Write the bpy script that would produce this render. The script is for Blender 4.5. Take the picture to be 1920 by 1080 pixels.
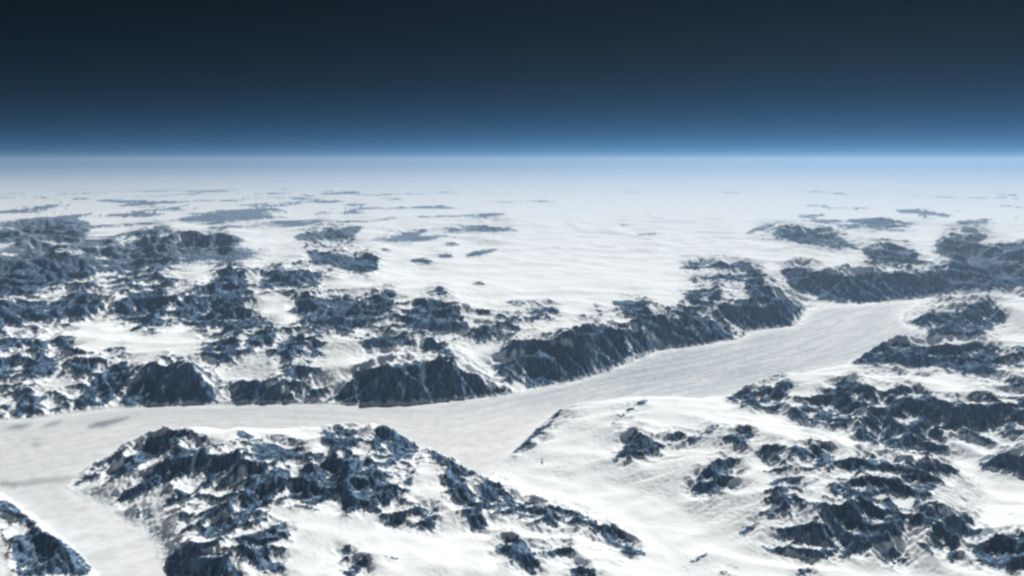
import bpy, math
import numpy as np

# ------------------------------------------------------------------ camera, sky, sun, exposure
scene = bpy.context.scene
for o in list(bpy.data.objects):
    bpy.data.objects.remove(o)

CAM_H = 10500.0                 # flying height in metres above the glacier
FPX = 1663.0                    # focal length in photo pixels (1920 wide)
PITCH = math.atan((540 - 299) / FPX)
cam = bpy.data.cameras.new('camera')
cam.sensor_width = 36.0
cam.lens = 36.0 * FPX / 1920.0
cam.clip_start = 50.0
cam.clip_end = 8.0e6
cam_ob = bpy.data.objects.new('camera', cam)
cam_ob.location = (0, 0, CAM_H)
cam_ob.rotation_euler = (math.pi / 2 - PITCH, 0, 0)
scene.collection.objects.link(cam_ob)
scene.camera = cam_ob

SUN_EL, SUN_AZ = math.radians(37), math.radians(24)     # azimuth: clockwise from straight ahead (+Y)
world = bpy.data.worlds.new('World')
scene.world = world
world.use_nodes = True
nt = world.node_tree
bg = nt.nodes['Background']
sky = nt.nodes.new('ShaderNodeTexSky')
sky.sky_type = 'NISHITA'
sky.sun_disc = False
sky.sun_elevation = SUN_EL
sky.sun_rotation = SUN_AZ
sky.altitude = 12000
sky.air_density = 0.3
sky.dust_density = 0.0
sky.ozone_density = 4.0
tint = nt.nodes.new('ShaderNodeMix'); tint.data_type = 'RGBA'; tint.blend_type = 'MULTIPLY'
tint.inputs['Factor'].default_value = 1.0
tint.inputs[7].default_value = (0.46, 0.42, 0.064, 1)
gam = nt.nodes.new('ShaderNodeGamma'); gam.inputs[1].default_value = 2.6
nt.links.new(sky.outputs[0], gam.inputs[0])
nt.links.new(gam.outputs[0], tint.inputs[6])
nt.links.new(tint.outputs[2], bg.inputs[0])
bg.inputs[1].default_value = 0.05

sun = bpy.data.lights.new('sun', 'SUN')
sun.energy = 5.0
sun.angle = math.radians(0.5)
sun.color = (1.0, 0.925, 0.80)
sun_ob = bpy.data.objects.new('sun', sun)
sun_ob.rotation_euler = (-(math.pi / 2 - SUN_EL), 0, -SUN_AZ)
scene.collection.objects.link(sun_ob)

vs = scene.view_settings
vs.view_transform = 'Standard'
vs.look = 'None'
vs.exposure = 0.44
vs.gamma = 1.0
vs.use_curve_mapping = False
scene.render.engine = 'CYCLES'
scene.cycles.use_denoising = True
scene.cycles.max_bounces = 6
scene.cycles.diffuse_bounces = 3
scene.cycles.volume_bounces = 2
scene.cycles.pixel_filter_type = 'BLACKMAN_HARRIS'
scene.cycles.filter_width = 2.6

# ------------------------------------------------------------------ pixel <-> world
SP, CP = math.sin(PITCH), math.cos(PITCH)

def unproject(px, py, h):
    px = np.asarray(px, float); py = np.asarray(py, float); h = np.asarray(h, float)
    xc = (px - 960.0) / FPX
    yc = (540.0 - py) / FPX
    dy = CP + yc * SP
    dz = -SP + yc * CP
    t = (h - CAM_H) / dz
    return xc * t, dy * t

def project(X, Y, Z):
    dz = Z - CAM_H
    fwd = Y * CP - dz * SP
    up = Y * SP + dz * CP
    return 960.0 + FPX * X / fwd, 540.0 - FPX * up / fwd

# ------------------------------------------------------------------ the lay of the land (photo pixel x, y and height in metres)
# glacier shore, as seen; near side is pushed a little under the ridge lines that hide it
GLACIER = [(-420, 800), (0, 788), (60, 784), (130, 775), (210, 765), (400, 758), (600, 757), (700, 762), (800, 757), (900, 746),
           (980, 736), (1060, 718), (1120, 702), (1180, 680), (1235, 656), (1300, 650), (1385, 636), (1402, 622), (1490, 611),
           (1512, 576), (1570, 573), (1660, 567), (1760, 556), (1700, 585), (1695, 605), (1745, 626), (1850, 630), (1960, 622),
           (2100, 640), (1940, 646), (1800, 642), (1700, 646), (1645, 662), (1596, 688), (1530, 700), (1425, 728), (1345, 758),
           (1280, 752), (1200, 752), (1090, 762), (1046, 775), (1000, 812), (962, 850), (930, 880), (910, 905), (860, 888),
           (800, 856), (745, 815), (700, 812), (580, 812), (480, 822), (340, 812), (260, 828), (140, 893), (122, 912), (185, 955), (232, 985), (285, 1015), (312, 1080), (350, 1160), (215, 1160), (186, 1078), (135, 1024), (72, 972), (0, 925), (-420, 880)]

# ridge lines per mountain
CRESTS = {
 'corner': [[(-160, 900, 700), (0, 933, 620), (60, 973, 600), (100, 1003, 560), (140, 1035, 450), (182, 1064, 150)],
            [(20, 1000, 620), (90, 1060, 420)]],
 'ribbed': [[(140, 900, 40), (200, 866, 300), (250, 832, 620), (283, 818, 800), (345, 806, 1000), (365, 801, 1080), (395, 813, 960),
             (450, 806, 1000), (482, 822, 880), (530, 822, 780), (580, 806, 820), (620, 803, 930), (700, 802, 960), (735, 802, 1020), (780, 842, 820),
             (820, 846, 720), (885, 892, 430), (917, 901, 430), (965, 935, 400), (1010, 950, 460), (1070, 960, 460), (1160, 997, 400), (1217, 1043, 290)],
            [(345, 806, 1000), (300, 850, 700), (215, 925, 250), (187, 945, 130)],
            [(250, 832, 620), (190, 870, 330), (132, 915, 60)],
            [(395, 836, 1040), (333, 885, 640), (270, 925, 330), (200, 952, 110)],
            [(457, 855, 1080), (400, 900, 690), (340, 945, 370), (285, 968, 190)],
            [(395, 836, 1040), (457, 855, 1080), (450, 905, 860), (445, 935, 740), (372, 1000, 360)],
            [(457, 855, 1080), (520, 856, 1000), (567, 872, 1120), (633, 861, 1160), (663, 848, 1160), (707, 875, 1080), (750, 908, 1000)],
            [(663, 848, 1160), (690, 825, 1050), (735, 802, 1020)],
            [(633, 861, 1160), (600, 905, 900), (590, 930, 780)],
            [(707, 875, 1080), (770, 868, 900), (820, 846, 720)],
            [(735, 965, 820), (765, 940, 850), (800, 912, 920), (836, 868, 1020), (860, 885, 930), (893, 935, 760), (917, 985, 560)],
            [(817, 950, 800), (787, 990, 640)],
            [(923, 1025, 640), (950, 1003, 740), (987, 1008, 760), (1013, 1050, 650)],
            [(987, 1008, 760), (1030, 975, 560), (1040, 955, 470)],
            [(300, 1060, 330), (350, 1016, 620), (367, 1008, 680), (417, 1030, 680), (462, 1075, 600)],
            [(443, 1003, 740), (500, 983, 860), (540, 976, 860), (600, 1000, 700)],
            [(640, 1030, 760), (683, 1038, 800), (760, 1040, 700), (830, 1060, 720)],
            [(1067, 1065, 500), (1100, 1053, 560), (1130, 1090, 500)]],
 'dome': [[(1046, 766, 280), (1073, 757, 400), (1110, 756, 480), (1200, 744, 700), (1240, 742, 760), (1290, 745, 760), (1345, 752, 640)],
          [(1200, 744, 700), (1170, 775, 640), (1140, 797, 560)],
          [(1046, 766, 280), (1022, 800, 330), (985, 836, 260), (950, 858, 160)],
          [(1345, 800, 760), (1280, 808, 720), (1235, 822, 700), (1195, 806, 690), (1160, 850, 500), (1143, 873, 400)]],
 'peaked': [[(1330, 850, 820), (1350, 812, 1000), (1400, 797, 1200), (1490, 829, 1300), (1550, 829, 1330), (1573, 850, 1280), (1660, 854, 1330), (1750, 867, 1230), (1803, 881, 950)],
            [(1350, 812, 1000), (1325, 870, 800), (1290, 920, 480)],
            [(1400, 797, 1200), (1420, 850, 1020), (1440, 895, 860)],
            [(1378, 1000, 380), (1413, 977, 560), (1437, 935, 820), (1475, 910, 960), (1560, 900, 1100)],
            [(1460, 1000, 480), (1473, 984, 640), (1513, 972, 820), (1557, 944, 1040), (1627, 930, 1100), (1673, 925, 1120), (1753, 888, 1200)],
            [(1557, 944, 1040), (1573, 1000, 600), (1580, 1040, 380)],
            [(1627, 930, 1100), (1655, 985, 700)],
            [(1600, 1048, 400), (1690, 1003, 680), (1760, 968, 900), (1785, 958, 920), (1820, 965, 820), (1840, 995, 560)],
            [(1785, 958, 920), (1795, 1030, 560)],
            [(1640, 1042, 420), (1680, 1024, 560), (1705, 1034, 520)],
            [(1290, 1055, 330), (1330, 1030, 450), (1360, 1042, 420), (1480, 1075, 420), (1560, 1085, 420)]],
 'corner_right': [[(1817, 1035, 400), (1853, 1008, 780), (1880, 1004, 860), (1920, 994, 980), (2100, 970, 1000)],
                  [(1880, 1004, 860), (1860, 1070, 500)]],
 'crag': [[(1820, 872, 520), (1847, 861, 850), (1885, 847, 1080), (1930, 853, 1100), (2100, 845, 1100)]],
 'barred': [[(1350, 748, 260), (1413, 728, 620), (1470, 712, 930), (1530, 698, 1180), (1580, 706, 1380), (1650, 715, 1520), (1707, 718, 1620),
             (1765, 735, 1640), (1850, 738, 1680), (1920, 738, 1720), (2100, 735, 1720)],
            [(1540, 690, 1120), (1600, 690, 1270), (1700, 694, 1350), (1800, 707, 1450), (1920, 723, 1540), (2100, 735, 1600)],
            [(1547, 726, 1180), (1467, 768, 760)],
            [(1640, 735, 1400), (1600, 777, 1020), (1590, 806, 800)],
            [(1747, 737, 1600), (1740, 800, 1050), (1770, 848, 640)]],
 'shelf': [[(1598, 682, 330), (1647, 648, 820), (1667, 640, 1000), (1747, 648, 1160), (1800, 643, 1210), (1880, 648, 1250), (2000, 650, 1250)],
           [(1690, 633, 980), (1760, 629, 1120), (1900, 635, 1160), (2050, 635, 1160)]],
 'island': [[(1700, 602, 200), (1740, 587, 480), (1800, 576, 800), (1847, 558, 1120), (1868, 566, 1050), (1885, 590, 600)]],
 'far_plateau': [[(1785, 545, 560), (1850, 538, 760), (1920, 533, 900), (2080, 530, 900)]],
 'far_wall': [[(1452, 499, 1250), (1480, 504, 1380), (1500, 498, 1420), (1577, 518, 1400), (1630, 511, 1420), (1713, 511, 1420), (1780, 503, 1500),
               (1800, 482, 1600), (1880, 474, 1700), (1920, 468, 1700), (2080, 460, 1700)],
              [(1480, 504, 1380), (1500, 535, 800), (1530, 560, 250)]],
 'twin_headland': [[(1280, 488, 1450), (1350, 490, 1450), (1405, 498, 1460), (1420, 497, 1480), (1436, 525, 1330), (1442, 548, 1240), (1470, 560, 1180), (1495, 578, 700), (1508, 581, 150)],
           [(1333, 580, 1200), (1363, 566, 1290), (1403, 556, 1340), (1442, 552, 1260)],
           [(1488, 568, 1000), (1488, 590, 500)]],
 'spurred': [[(1280, 548, 1400), (1313, 536, 1450), (1347, 546, 1400), (1353, 563, 1300)],
             [(1313, 560, 1300), (1330, 590, 1000), (1385, 632, 40)],
             [(1187, 557, 1400), (1215, 585, 1300), (1255, 605, 1050), (1285, 645, 100)],
             [(1140, 562, 1400), (1187, 590, 1300), (1210, 622, 1020), (1242, 655, 60)],
             [(1057, 634, 1200), (1100, 602, 1320), (1140, 614, 1220), (1175, 640, 850), (1190, 676, 40)]],
 'blunt': [[(912, 691, 240), (945, 660, 800), (967, 643, 1150), (1000, 639, 1260), (1060, 641, 1260), (1100, 646, 1210), (1115, 672, 760), (1120, 698, 80)]],
 'long_headland': [[(605, 752, 60), (640, 727, 500), (667, 697, 900), (707, 686, 1120), (760, 679, 1220), (827, 672, 1270), (873, 696, 880), (923, 727, 340), (967, 735, 30)],
           [(677, 652, 1230), (700, 630, 1400), (767, 629, 1430), (813, 637, 1370), (857, 670, 980)]],
 'upper_butte': [[(747, 602, 1380), (787, 562, 1760), (827, 560, 1780), (857, 578, 1620), (887, 616, 1260)],
                 [(805, 550, 1780), (827, 532, 1880), (842, 550, 1760)],
                 [(690, 576, 1420), (723, 538, 1760), (747, 545, 1700)]],
 'small_butte': [[(880, 634, 1100), (905, 609, 1320), (935, 607, 1320), (948, 628, 1120)],
                 [(890, 580, 1450), (937, 583, 1480), (975, 612, 1300), (985, 630, 1160)]],
 'teeth': [[(433, 748, 90), (450, 722, 520), (480, 722, 620), (517, 726, 540), (570, 754, 30)],
           [(530, 687, 950), (547, 678, 1060), (585, 704, 720), (600, 730, 350)],
           [(400, 660, 1150), (447, 626, 1400), (490, 621, 1430), (517, 621, 1440), (560, 621, 1470), (600, 631, 1420), (605, 665, 1050)],
           [(560, 621, 1470), (548, 675, 1060)]],
 'dark_wall': [[(215, 757, 50), (253, 718, 640), (283, 688, 1020), (333, 687, 1080), (367, 695, 1010), (407, 733, 330), (420, 757, 20)],
               [(137, 758, 40), (180, 705, 720), (197, 685, 900), (240, 675, 1130), (283, 688, 1020)]],
 'left_wall': [[(-160, 660, 900), (30, 664, 920), (67, 666, 960), (103, 664, 1010), (173, 671, 1040), (197, 685, 900)],
               [(65, 727, 500), (45, 770, 150)],
               [(-160, 636, 1050), (0, 638, 1050), (133, 635, 1060), (260, 650, 1080)]],
 'dark_range': [[(-160, 560, 1300), (0, 560, 1320), (60, 565, 1320), (100, 566, 1320), (160, 536, 1620), (187, 560, 1400)],
                [(240, 552, 1500), (293, 541, 1640), (320, 558, 1520)],
                [(330, 565, 1500), (367, 548, 1640), (400, 521, 1920), (420, 505, 2080), (463, 511, 2020), (467, 540, 1700), (497, 612, 1000)],
                [(420, 505, 2080), (400, 560, 1500), (390, 600, 1050)]],
 'cirque_range': [[(500, 505, 2020), (600, 505, 2020), (610, 530, 1820), (640, 553, 1720), (673, 558, 1720), (712, 592, 1280)],
                  [(547, 550, 1600), (560, 585, 1300), (590, 612, 1050)]],
 'teal_range': [[(-160, 500, 1700), (0, 498, 1720), (50, 478, 1940), (100, 478, 1950), (140, 481, 1950), (180, 515, 1500)],
                [(133, 476, 1900), (293, 455, 2050), (447, 451, 2050), (500, 462, 1800)]],
 'violet_hill': [[(560, 470, 1750), (640, 478, 1720), (673, 468, 1880), (707, 477, 1780), (720, 500, 1500)]],
 'far_ridge_left': [[(540, 447, 1750), (600, 440, 1850), (690, 427, 1950), (800, 431, 1800)]],
 'far_ridge_right': [[(1443, 440, 1600), (1467, 432, 1780), (1567, 438, 1820), (1613, 463, 1650), (1713, 465, 1680), (1725, 487, 1500)]],
 'far_shoulder': [[(1750, 455, 1650), (1800, 446, 1800), (1867, 430, 1850), (2000, 425, 1850)]],
}

# valley floors and snow basins: points, half-width in pixels at which they stay open
VALLEYS = [
 [(-100, 985, 300), (0, 985, 320), (20, 975, 330)],
 [(915, 890, 30), (960, 905, 80), (1050, 925, 150), (1140, 945, 210), (1200, 985, 240), (1260, 1040, 270), (1290, 1110, 300)],
 [(1010, 890, 110), (1100, 900, 200), (1200, 920, 270), (1290, 960, 320), (1350, 1030, 330), (1440, 1055, 330), (1580, 1062, 340), (1640, 1075, 330), (1760, 1085, 330)],
 [(1140, 850, 340), (1080, 810, 330), (1040, 850, 200)],
 [(1340, 764, 560), (1410, 768, 680), (1490, 794, 690), (1600, 830, 630), (1750, 864, 540), (1815, 866, 500), (1850, 920, 430), (1850, 970, 420), (1810, 1030, 340)],
 [(1850, 890, 480), (1920, 910, 480), (2080, 920, 480)],
 [(1445, 502, 1230), (1455, 530, 820), (1490, 562, 300), (1512, 578, 40)],
 [(880, 648, 800), (905, 690, 380), (945, 727, 90), (975, 738, 15)],
 [(425, 752, 40), (422, 735, 200), (418, 705, 480), (470, 690, 800), (490, 655, 1050)],
 [(0, 745, 350), (100, 745, 300), (120, 770, 40)],
 [(-160, 622, 860), (0, 622, 880), (150, 618, 880), (280, 624, 930), (370, 632, 950)],
 [(130, 600, 900), (230, 608, 900), (320, 616, 920), (420, 618, 960), (500, 612, 1000), (640, 622, 1080), (720, 620, 1180)],
 [(500, 605, 1040), (517, 580, 1200), (525, 556, 1480)],
 [(-160, 558, 1180), (0, 557, 1180), (110, 534, 1230), (200, 520, 1300), (300, 515, 1400)],
 [(740, 640, 1080), (690, 668, 1000), (780, 665, 1050), (850, 640, 1080)],
 [(200, 497, 1450), (320, 500, 1500), (450, 490, 1520)],
 [(480, 480, 1560), (600, 490, 1560), (760, 510, 1500), (800, 520, 1500)],
 [(900, 560, 1400), (980, 558, 1400), (1080, 545, 1420), (1200, 530, 1430)],
 [(760, 440, 1520), (1000, 480, 1480), (1200, 470, 1480), (1400, 470, 1480), (1430, 480, 1420)],
 [(1460, 480, 1440), (1600, 495, 1430), (1740, 490, 1450)],
 [(1000, 590, 1380), (1040, 610, 1250), (1020, 630, 1220)],
 [(1500, 450, 1500), (1660, 440, 1520), (1740, 440, 1520)],
 [(480, 740, 300), (600, 700, 700)],
 [(520, 840, 840), (560, 835, 830)],
 [(690, 965, 700), (850, 1005, 520), (900, 1000, 500), (960, 985, 480)],
 [(600, 960, 740), (560, 1010, 640), (580, 1060, 600), (740, 1015, 600)],
 [(480, 950, 640), (455, 985, 560)],
]

# bare rock on the slopes, and some shade painted as rock: weight, outline
ROCK_SHADE = [
 # corner mountain
 (1, [(0, 935), (35, 953), (67, 985), (62, 997), (30, 970), (0, 955)]), (1, [(20, 1005), (70, 992), (110, 1008), (150, 1035), (178, 1063), (165, 1080), (35, 1080), (25, 1040)]),
 (.8, [(0, 985), (8, 990), (6, 1005), (0, 1008)]),
 # ribbed massif
 (1, [(360, 808), (333, 830), (300, 857), (233, 890), (187, 903), (213, 883), (253, 847), (283, 820), (330, 808)]),
 (.75, [(247, 833), (187, 867), (130, 912), (140, 917), (200, 883)]),
 (1, [(333, 837), (393, 840), (383, 880), (333, 893), (283, 917), (233, 940), (200, 950), (240, 917), (283, 887), (313, 860)]),
 (1, [(400, 850), (433, 847), (457, 857), (427, 880), (400, 900), (367, 927), (300, 960), (317, 937), (367, 917), (390, 887)]),
 (.5, [(447, 870), (447, 933), (367, 1000), (317, 997), (383, 927)]), (.6, [(255, 950), (290, 965), (285, 985), (250, 965)]),  # first outline: shaded snowy face painted in as thin rock
 (1, [(467, 870), (550, 880), (533, 920), (500, 947), (457, 985), (447, 953), (460, 907)]), (1, [(480, 830), (500, 828), (575, 850), (570, 862), (480, 868)]),
 (1, [(443, 810), (460, 808), (482, 820), (470, 828), (447, 820)]), (1, [(378, 813), (392, 812), (397, 818), (382, 820)]), (1, [(190, 985), (240, 995), (238, 1000), (200, 995)]),
 (1, [(567, 873), (633, 863), (645, 920), (593, 950), (540, 933), (553, 900)]),
 (1, [(640, 853), (663, 850), (707, 877), (750, 920), (740, 940), (713, 950), (640, 960)]),
 (.9, [(600, 808), (640, 803), (673, 807), (670, 837), (640, 847), (615, 835)]),
 (1, [(693, 833), (710, 803), (737, 803), (787, 840), (773, 860), (747, 860), (720, 830), (700, 847)]), (.65, [(700, 850), (760, 862), (790, 880), (740, 885), (712, 870)]),  # second outline: shaded slope painted in as rock
 (1, [(797, 847), (820, 847), (887, 890), (880, 898), (827, 872)]), (1, [(837, 870), (857, 877), (893, 937), (917, 987), (887, 997), (867, 953), (840, 920)]),  # second outline: dark shadow beside the peak, painted in as rock
 (.95, [(897, 907), (917, 900), (963, 933), (940, 950), (903, 960)]), (.9, [(967, 967), (973, 950), (1010, 950), (1033, 950), (1067, 967), (1040, 993), (1030, 962), (980, 972)]),
 (.9, [(1083, 957), (1160, 997), (1217, 1043), (1173, 1037), (1133, 1007), (1100, 980)]), (.95, [(717, 987), (737, 967), (760, 960), (757, 983), (737, 993)]),
 (.85, [(770, 953), (820, 950), (817, 997), (787, 993)]), (1, [(923, 1027), (950, 1007), (987, 1013), (1013, 1060), (1000, 1085), (983, 1073), (980, 1053), (940, 1043)]),  # second outline: blue shadow shape painted in as rock
 (.75, [(1007, 1027), (1067, 1013), (1080, 1040), (1040, 1047)]), (.9, [(1067, 1067), (1100, 1057), (1130, 1090), (1073, 1090)]),
 (1, [(640, 1073), (683, 1043), (693, 1053), (673, 1077), (650, 1090)]), (.9, [(640, 1030), (657, 1020), (653, 1047), (640, 1053)]),
 (.6, [(720, 1040), (770, 1035), (780, 1045), (730, 1052)]), (.8, [(760, 875), (775, 905), (765, 930), (758, 905)]),
 (1, [(313, 1047), (350, 1020), (367, 1013), (383, 1040), (417, 1033), (465, 1085), (310, 1085)]),
 (1, [(443, 1007), (500, 987), (540, 980), (547, 1007), (500, 1020), (500, 1040), (533, 1057), (527, 1073), (493, 1073), (447, 1037)]),
 (1, [(367, 1000), (407, 977), (447, 967), (450, 983), (427, 1000), (393, 1013)]), (.7, [(275, 990), (300, 995), (290, 1008), (276, 1000)]),
 # dome
 (.95, [(950, 857), (973, 823), (1000, 803), (1027, 797), (1017, 810), (987, 837), (960, 853)]), (.9, [(1024, 800), (1046, 763), (1073, 756), (1056, 766), (1032, 800)]),
 (.85, [(1140, 793), (1160, 780), (1180, 763), (1207, 746), (1225, 750), (1193, 765), (1173, 780), (1147, 800)]),
 (.9, [(1143, 873), (1160, 850), (1173, 827), (1193, 807), (1223, 820), (1240, 830), (1280, 803), (1282, 820), (1220, 853), (1187, 857), (1160, 863)]),
 (.8, [(1282, 822), (1310, 812), (1335, 798), (1357, 796), (1330, 815), (1295, 832)]), (.9, [(1010, 867), (1017, 853), (1024, 877)]), (.7, [(1033, 882), (1055, 902), (1045, 900)]),
 (.7, [(922, 868), (950, 852), (945, 862), (925, 880)]), (.5, [(970, 880), (1005, 900), (1000, 908), (972, 890)]), (.55, [(920, 885), (935, 900), (955, 935), (945, 930)]),
 (.6, [(1240, 985), (1275, 1000), (1270, 1006), (1240, 992)]),
 # peaked massif
 (0.83, [(1350, 827), (1367, 810), (1407, 800), (1417, 820), (1393, 832), (1367, 830)]), (0.92, [(1283, 927), (1323, 877), (1347, 860), (1377, 853), (1380, 880), (1360, 920), (1313, 933)]),
 (0.60, [(1420, 850), (1437, 833), (1467, 837), (1463, 863), (1427, 880)]), (0.87, [(1473, 850), (1493, 833), (1513, 837), (1547, 833), (1573, 853), (1557, 877), (1527, 880), (1513, 857), (1480, 857)]),
 (0.92, [(1573, 877), (1613, 857), (1660, 857), (1673, 870), (1760, 870), (1800, 880), (1793, 890), (1753, 887), (1680, 883), (1600, 887)]),
 (0.74, [(1440, 900), (1487, 887), (1513, 907), (1487, 913)]), (0.87, [(1553, 910), (1607, 900), (1673, 893), (1753, 890), (1757, 917), (1713, 937), (1673, 927), (1627, 933), (1560, 933)]),
 (0.87, [(1437, 933), (1473, 913), (1493, 930), (1527, 937), (1467, 953), (1433, 970)]), (0.92, [(1377, 1000), (1413, 977), (1430, 973), (1413, 993), (1387, 1003)]),
 (0.66, [(1460, 1007), (1473, 987), (1513, 980), (1557, 947), (1575, 985), (1580, 1050), (1513, 1047), (1467, 1020)]),
 (0.87, [(1560, 950), (1627, 933), (1673, 933), (1700, 973), (1700, 997), (1627, 1030), (1580, 1050)]),
 (0.92, [(1700, 953), (1747, 950), (1773, 967), (1747, 983), (1705, 990)]), (0.87, [(1747, 987), (1780, 967), (1820, 967), (1840, 997), (1827, 1010), (1800, 1007), (1793, 1040), (1793, 1072), (1770, 1040), (1747, 1013)]),
 (0.74, [(1640, 1040), (1680, 1027), (1707, 1037), (1700, 1057), (1673, 1067)]), (0.74, [(1713, 1013), (1747, 1020), (1753, 1037), (1727, 1030)]), (0.83, [(1420, 1023), (1453, 1017), (1480, 1040), (1447, 1037)]),
 (0.74, [(1290, 1053), (1330, 1030), (1333, 1037), (1300, 1058)]), (0.74, [(1487, 1080), (1500, 1066), (1530, 1074), (1520, 1090)]), (0.55, [(1340, 1070), (1390, 1055), (1395, 1065), (1350, 1085)]),
 # right edge
 (1, [(1817, 1033), (1853, 1010), (1880, 1007), (1920, 997), (2000, 980), (2000, 1090), (1893, 1070), (1867, 1063), (1840, 1060)]),
 (1, [(1827, 873), (1847, 863), (1880, 850), (1903, 853), (1950, 860), (1950, 900), (1900, 887), (1867, 877)]),
 # barred massif
 (0.73, [(1350, 750), (1390, 733), (1413, 730), (1467, 713), (1493, 720), (1467, 753), (1457, 777), (1410, 760)]),
 (0.77, [(1467, 777), (1547, 730), (1573, 710), (1647, 720), (1633, 747), (1600, 777), (1590, 807), (1533, 793), (1487, 787)]),
 (0.73, [(1610, 800), (1633, 752), (1667, 727), (1707, 722), (1747, 737), (1740, 760), (1767, 747), (1765, 810), (1780, 853), (1747, 857), (1600, 823)]),
 (0.69, [(1767, 747), (1847, 743), (2050, 743), (2050, 795), (1900, 817), (1767, 810)]), (0.43, [(1820, 820), (1880, 820), (1890, 835), (1840, 840)]),
 # shelf
 (.9, [(1593, 682), (1647, 647), (1667, 640), (1727, 647), (1747, 650), (1800, 643), (1880, 650), (1883, 680), (1860, 703), (1807, 703), (1780, 690), (1700, 690), (1683, 683)]),
 (.8, [(1862, 708), (2000, 722), (2000, 728), (1890, 722)]), (.4, [(1883, 650), (2000, 650), (2000, 690), (1885, 690)]),
 # island, far plateau
 (.85, [(1700, 602), (1740, 587), (1800, 580), (1847, 560), (1860, 563), (1883, 587), (1877, 610), (1847, 627), (1780, 630), (1740, 623)]), (.8, [(1893, 566), (1960, 558), (1960, 572)]),
 # far wall
 (.95, [(1462, 507), (1500, 500), (1577, 520), (1630, 513), (1713, 513), (1780, 505), (1785, 485), (1880, 475), (2000, 460), (2000, 530), (1800, 543), (1760, 553), (1660, 567), (1580, 571), (1520, 557), (1480, 535)]),
 (.85, [(1447, 440), (1467, 433), (1567, 440), (1613, 467), (1713, 467), (1717, 487), (1647, 490), (1613, 470), (1573, 460), (1500, 453)]),
 (.85, [(1753, 453), (1800, 447), (1867, 430), (1847, 447), (1800, 472), (1760, 469)]),
 (.8, [(1487, 403), (1520, 400), (1563, 397), (1540, 404)]), (.8, [(1580, 413), (1640, 408), (1730, 420), (1640, 422)]), (.8, [(1663, 393), (1710, 392), (1807, 405), (1740, 408)]), (.7, [(1786, 415), (1850, 408), (1870, 414), (1800, 420)]),
 (.7, [(1390, 440), (1430, 420), (1467, 412), (1450, 428)]),
 # headlands
 (.9, [(1333, 587), (1363, 567), (1403, 557), (1467, 560), (1493, 577), (1487, 610), (1413, 622), (1380, 613)]),
 (.9, [(1403, 513), (1420, 500), (1433, 527), (1440, 550), (1507, 577), (1493, 590), (1447, 560), (1407, 557), (1395, 535)]), (.8, [(1313, 517), (1413, 510), (1407, 528), (1320, 528)]),
 (.7, [(1268, 497), (1300, 492), (1390, 488), (1415, 495), (1340, 505), (1275, 508)]),
 (.75, [(1280, 550), (1313, 537), (1347, 547), (1353, 563), (1330, 577), (1300, 577)]), (1, [(1280, 582), (1313, 587), (1383, 630), (1347, 647), (1280, 647)]),
 (.9, [(1140, 563), (1187, 560), (1240, 595), (1280, 597), (1280, 650), (1247, 650), (1213, 617), (1190, 593)]), (1, [(1173, 623), (1207, 623), (1240, 653), (1187, 667)]),
 (.95, [(1057, 633), (1100, 603), (1140, 617), (1180, 653), (1173, 680), (1120, 697), (1107, 660), (1073, 640)]), (.7, [(1105, 565), (1120, 565), (1133, 590), (1125, 595)]),
 (.55, [(910, 690), (967, 643), (1000, 643), (990, 720), (967, 730)]), (1, [(990, 643), (1100, 647), (1113, 673), (1113, 700), (1057, 722), (985, 730)]),  # lit left and shaded right flank painted by rock weight
 (1, [(640, 730), (667, 697), (707, 687), (760, 680), (827, 673), (873, 697), (923, 727), (967, 733), (907, 747), (827, 757), (740, 762), (640, 757), (605, 752)]),
 (.95, [(677, 653), (700, 630), (767, 630), (773, 650), (723, 650), (693, 657)]), (.95, [(787, 643), (813, 637), (857, 670), (853, 677), (827, 663), (790, 657)]),
 (1, [(747, 600), (787, 563), (827, 563), (857, 580), (880, 613), (853, 623), (750, 617)]), (.9, [(800, 552), (827, 533), (842, 552)]),
 (.85, [(880, 633), (900, 610), (933, 607), (947, 627), (900, 637)]), (.8, [(890, 580), (917, 580), (923, 597), (893, 590)]), (.85, [(937, 583), (973, 610), (983, 627), (960, 623)]),
 (.55, [(993, 572), (1020, 567), (1050, 575), (1048, 600), (1015, 608), (995, 600)]), (.8, [(947, 566), (987, 566), (985, 574), (955, 573)]),
 # teeth, dark walls, left wall
 (.9, [(433, 747), (450, 723), (480, 723), (517, 727), (570, 755), (443, 756)]), (.95, [(525, 690), (547, 680), (583, 703), (545, 713)]), (.5, [(520, 715), (600, 710), (625, 745), (570, 748)]),
 (1, [(457, 645), (467, 623), (517, 623), (513, 647), (467, 655)]), (1, [(520, 640), (560, 623), (570, 643), (563, 667), (547, 677), (520, 667)]), (1, [(580, 630), (600, 633), (603, 667), (583, 677)]),
 (.85, [(370, 655), (400, 640), (447, 627), (450, 667), (417, 683), (400, 670)]), (1, [(217, 757), (253, 720), (283, 690), (333, 690), (367, 697), (407, 733), (407, 755), (333, 761), (233, 762)]),
 (1, [(137, 757), (180, 707), (197, 687), (240, 677), (247, 713), (213, 747), (200, 760), (140, 765)]),
 (1, [(0, 670), (27, 667), (30, 700), (0, 717)]), (1, [(37, 687), (67, 670), (103, 667), (117, 673), (97, 703), (57, 707)]), (1, [(130, 677), (173, 673), (180, 697), (140, 703)]), (.9, [(-60, 660), (0, 668), (0, 720), (-60, 720)]),
 (.85, [(30, 733), (67, 727), (63, 775), (27, 785)]), (.8, [(0, 640), (133, 637), (150, 650), (100, 655), (0, 657)]), (.7, [(180, 660), (230, 650), (250, 655), (200, 672)]), (.6, [(300, 665), (335, 660), (330, 675), (305, 678)]),
 (.45, [(0, 745), (140, 740), (130, 775), (0, 788)]),
 # ranges behind
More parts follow.
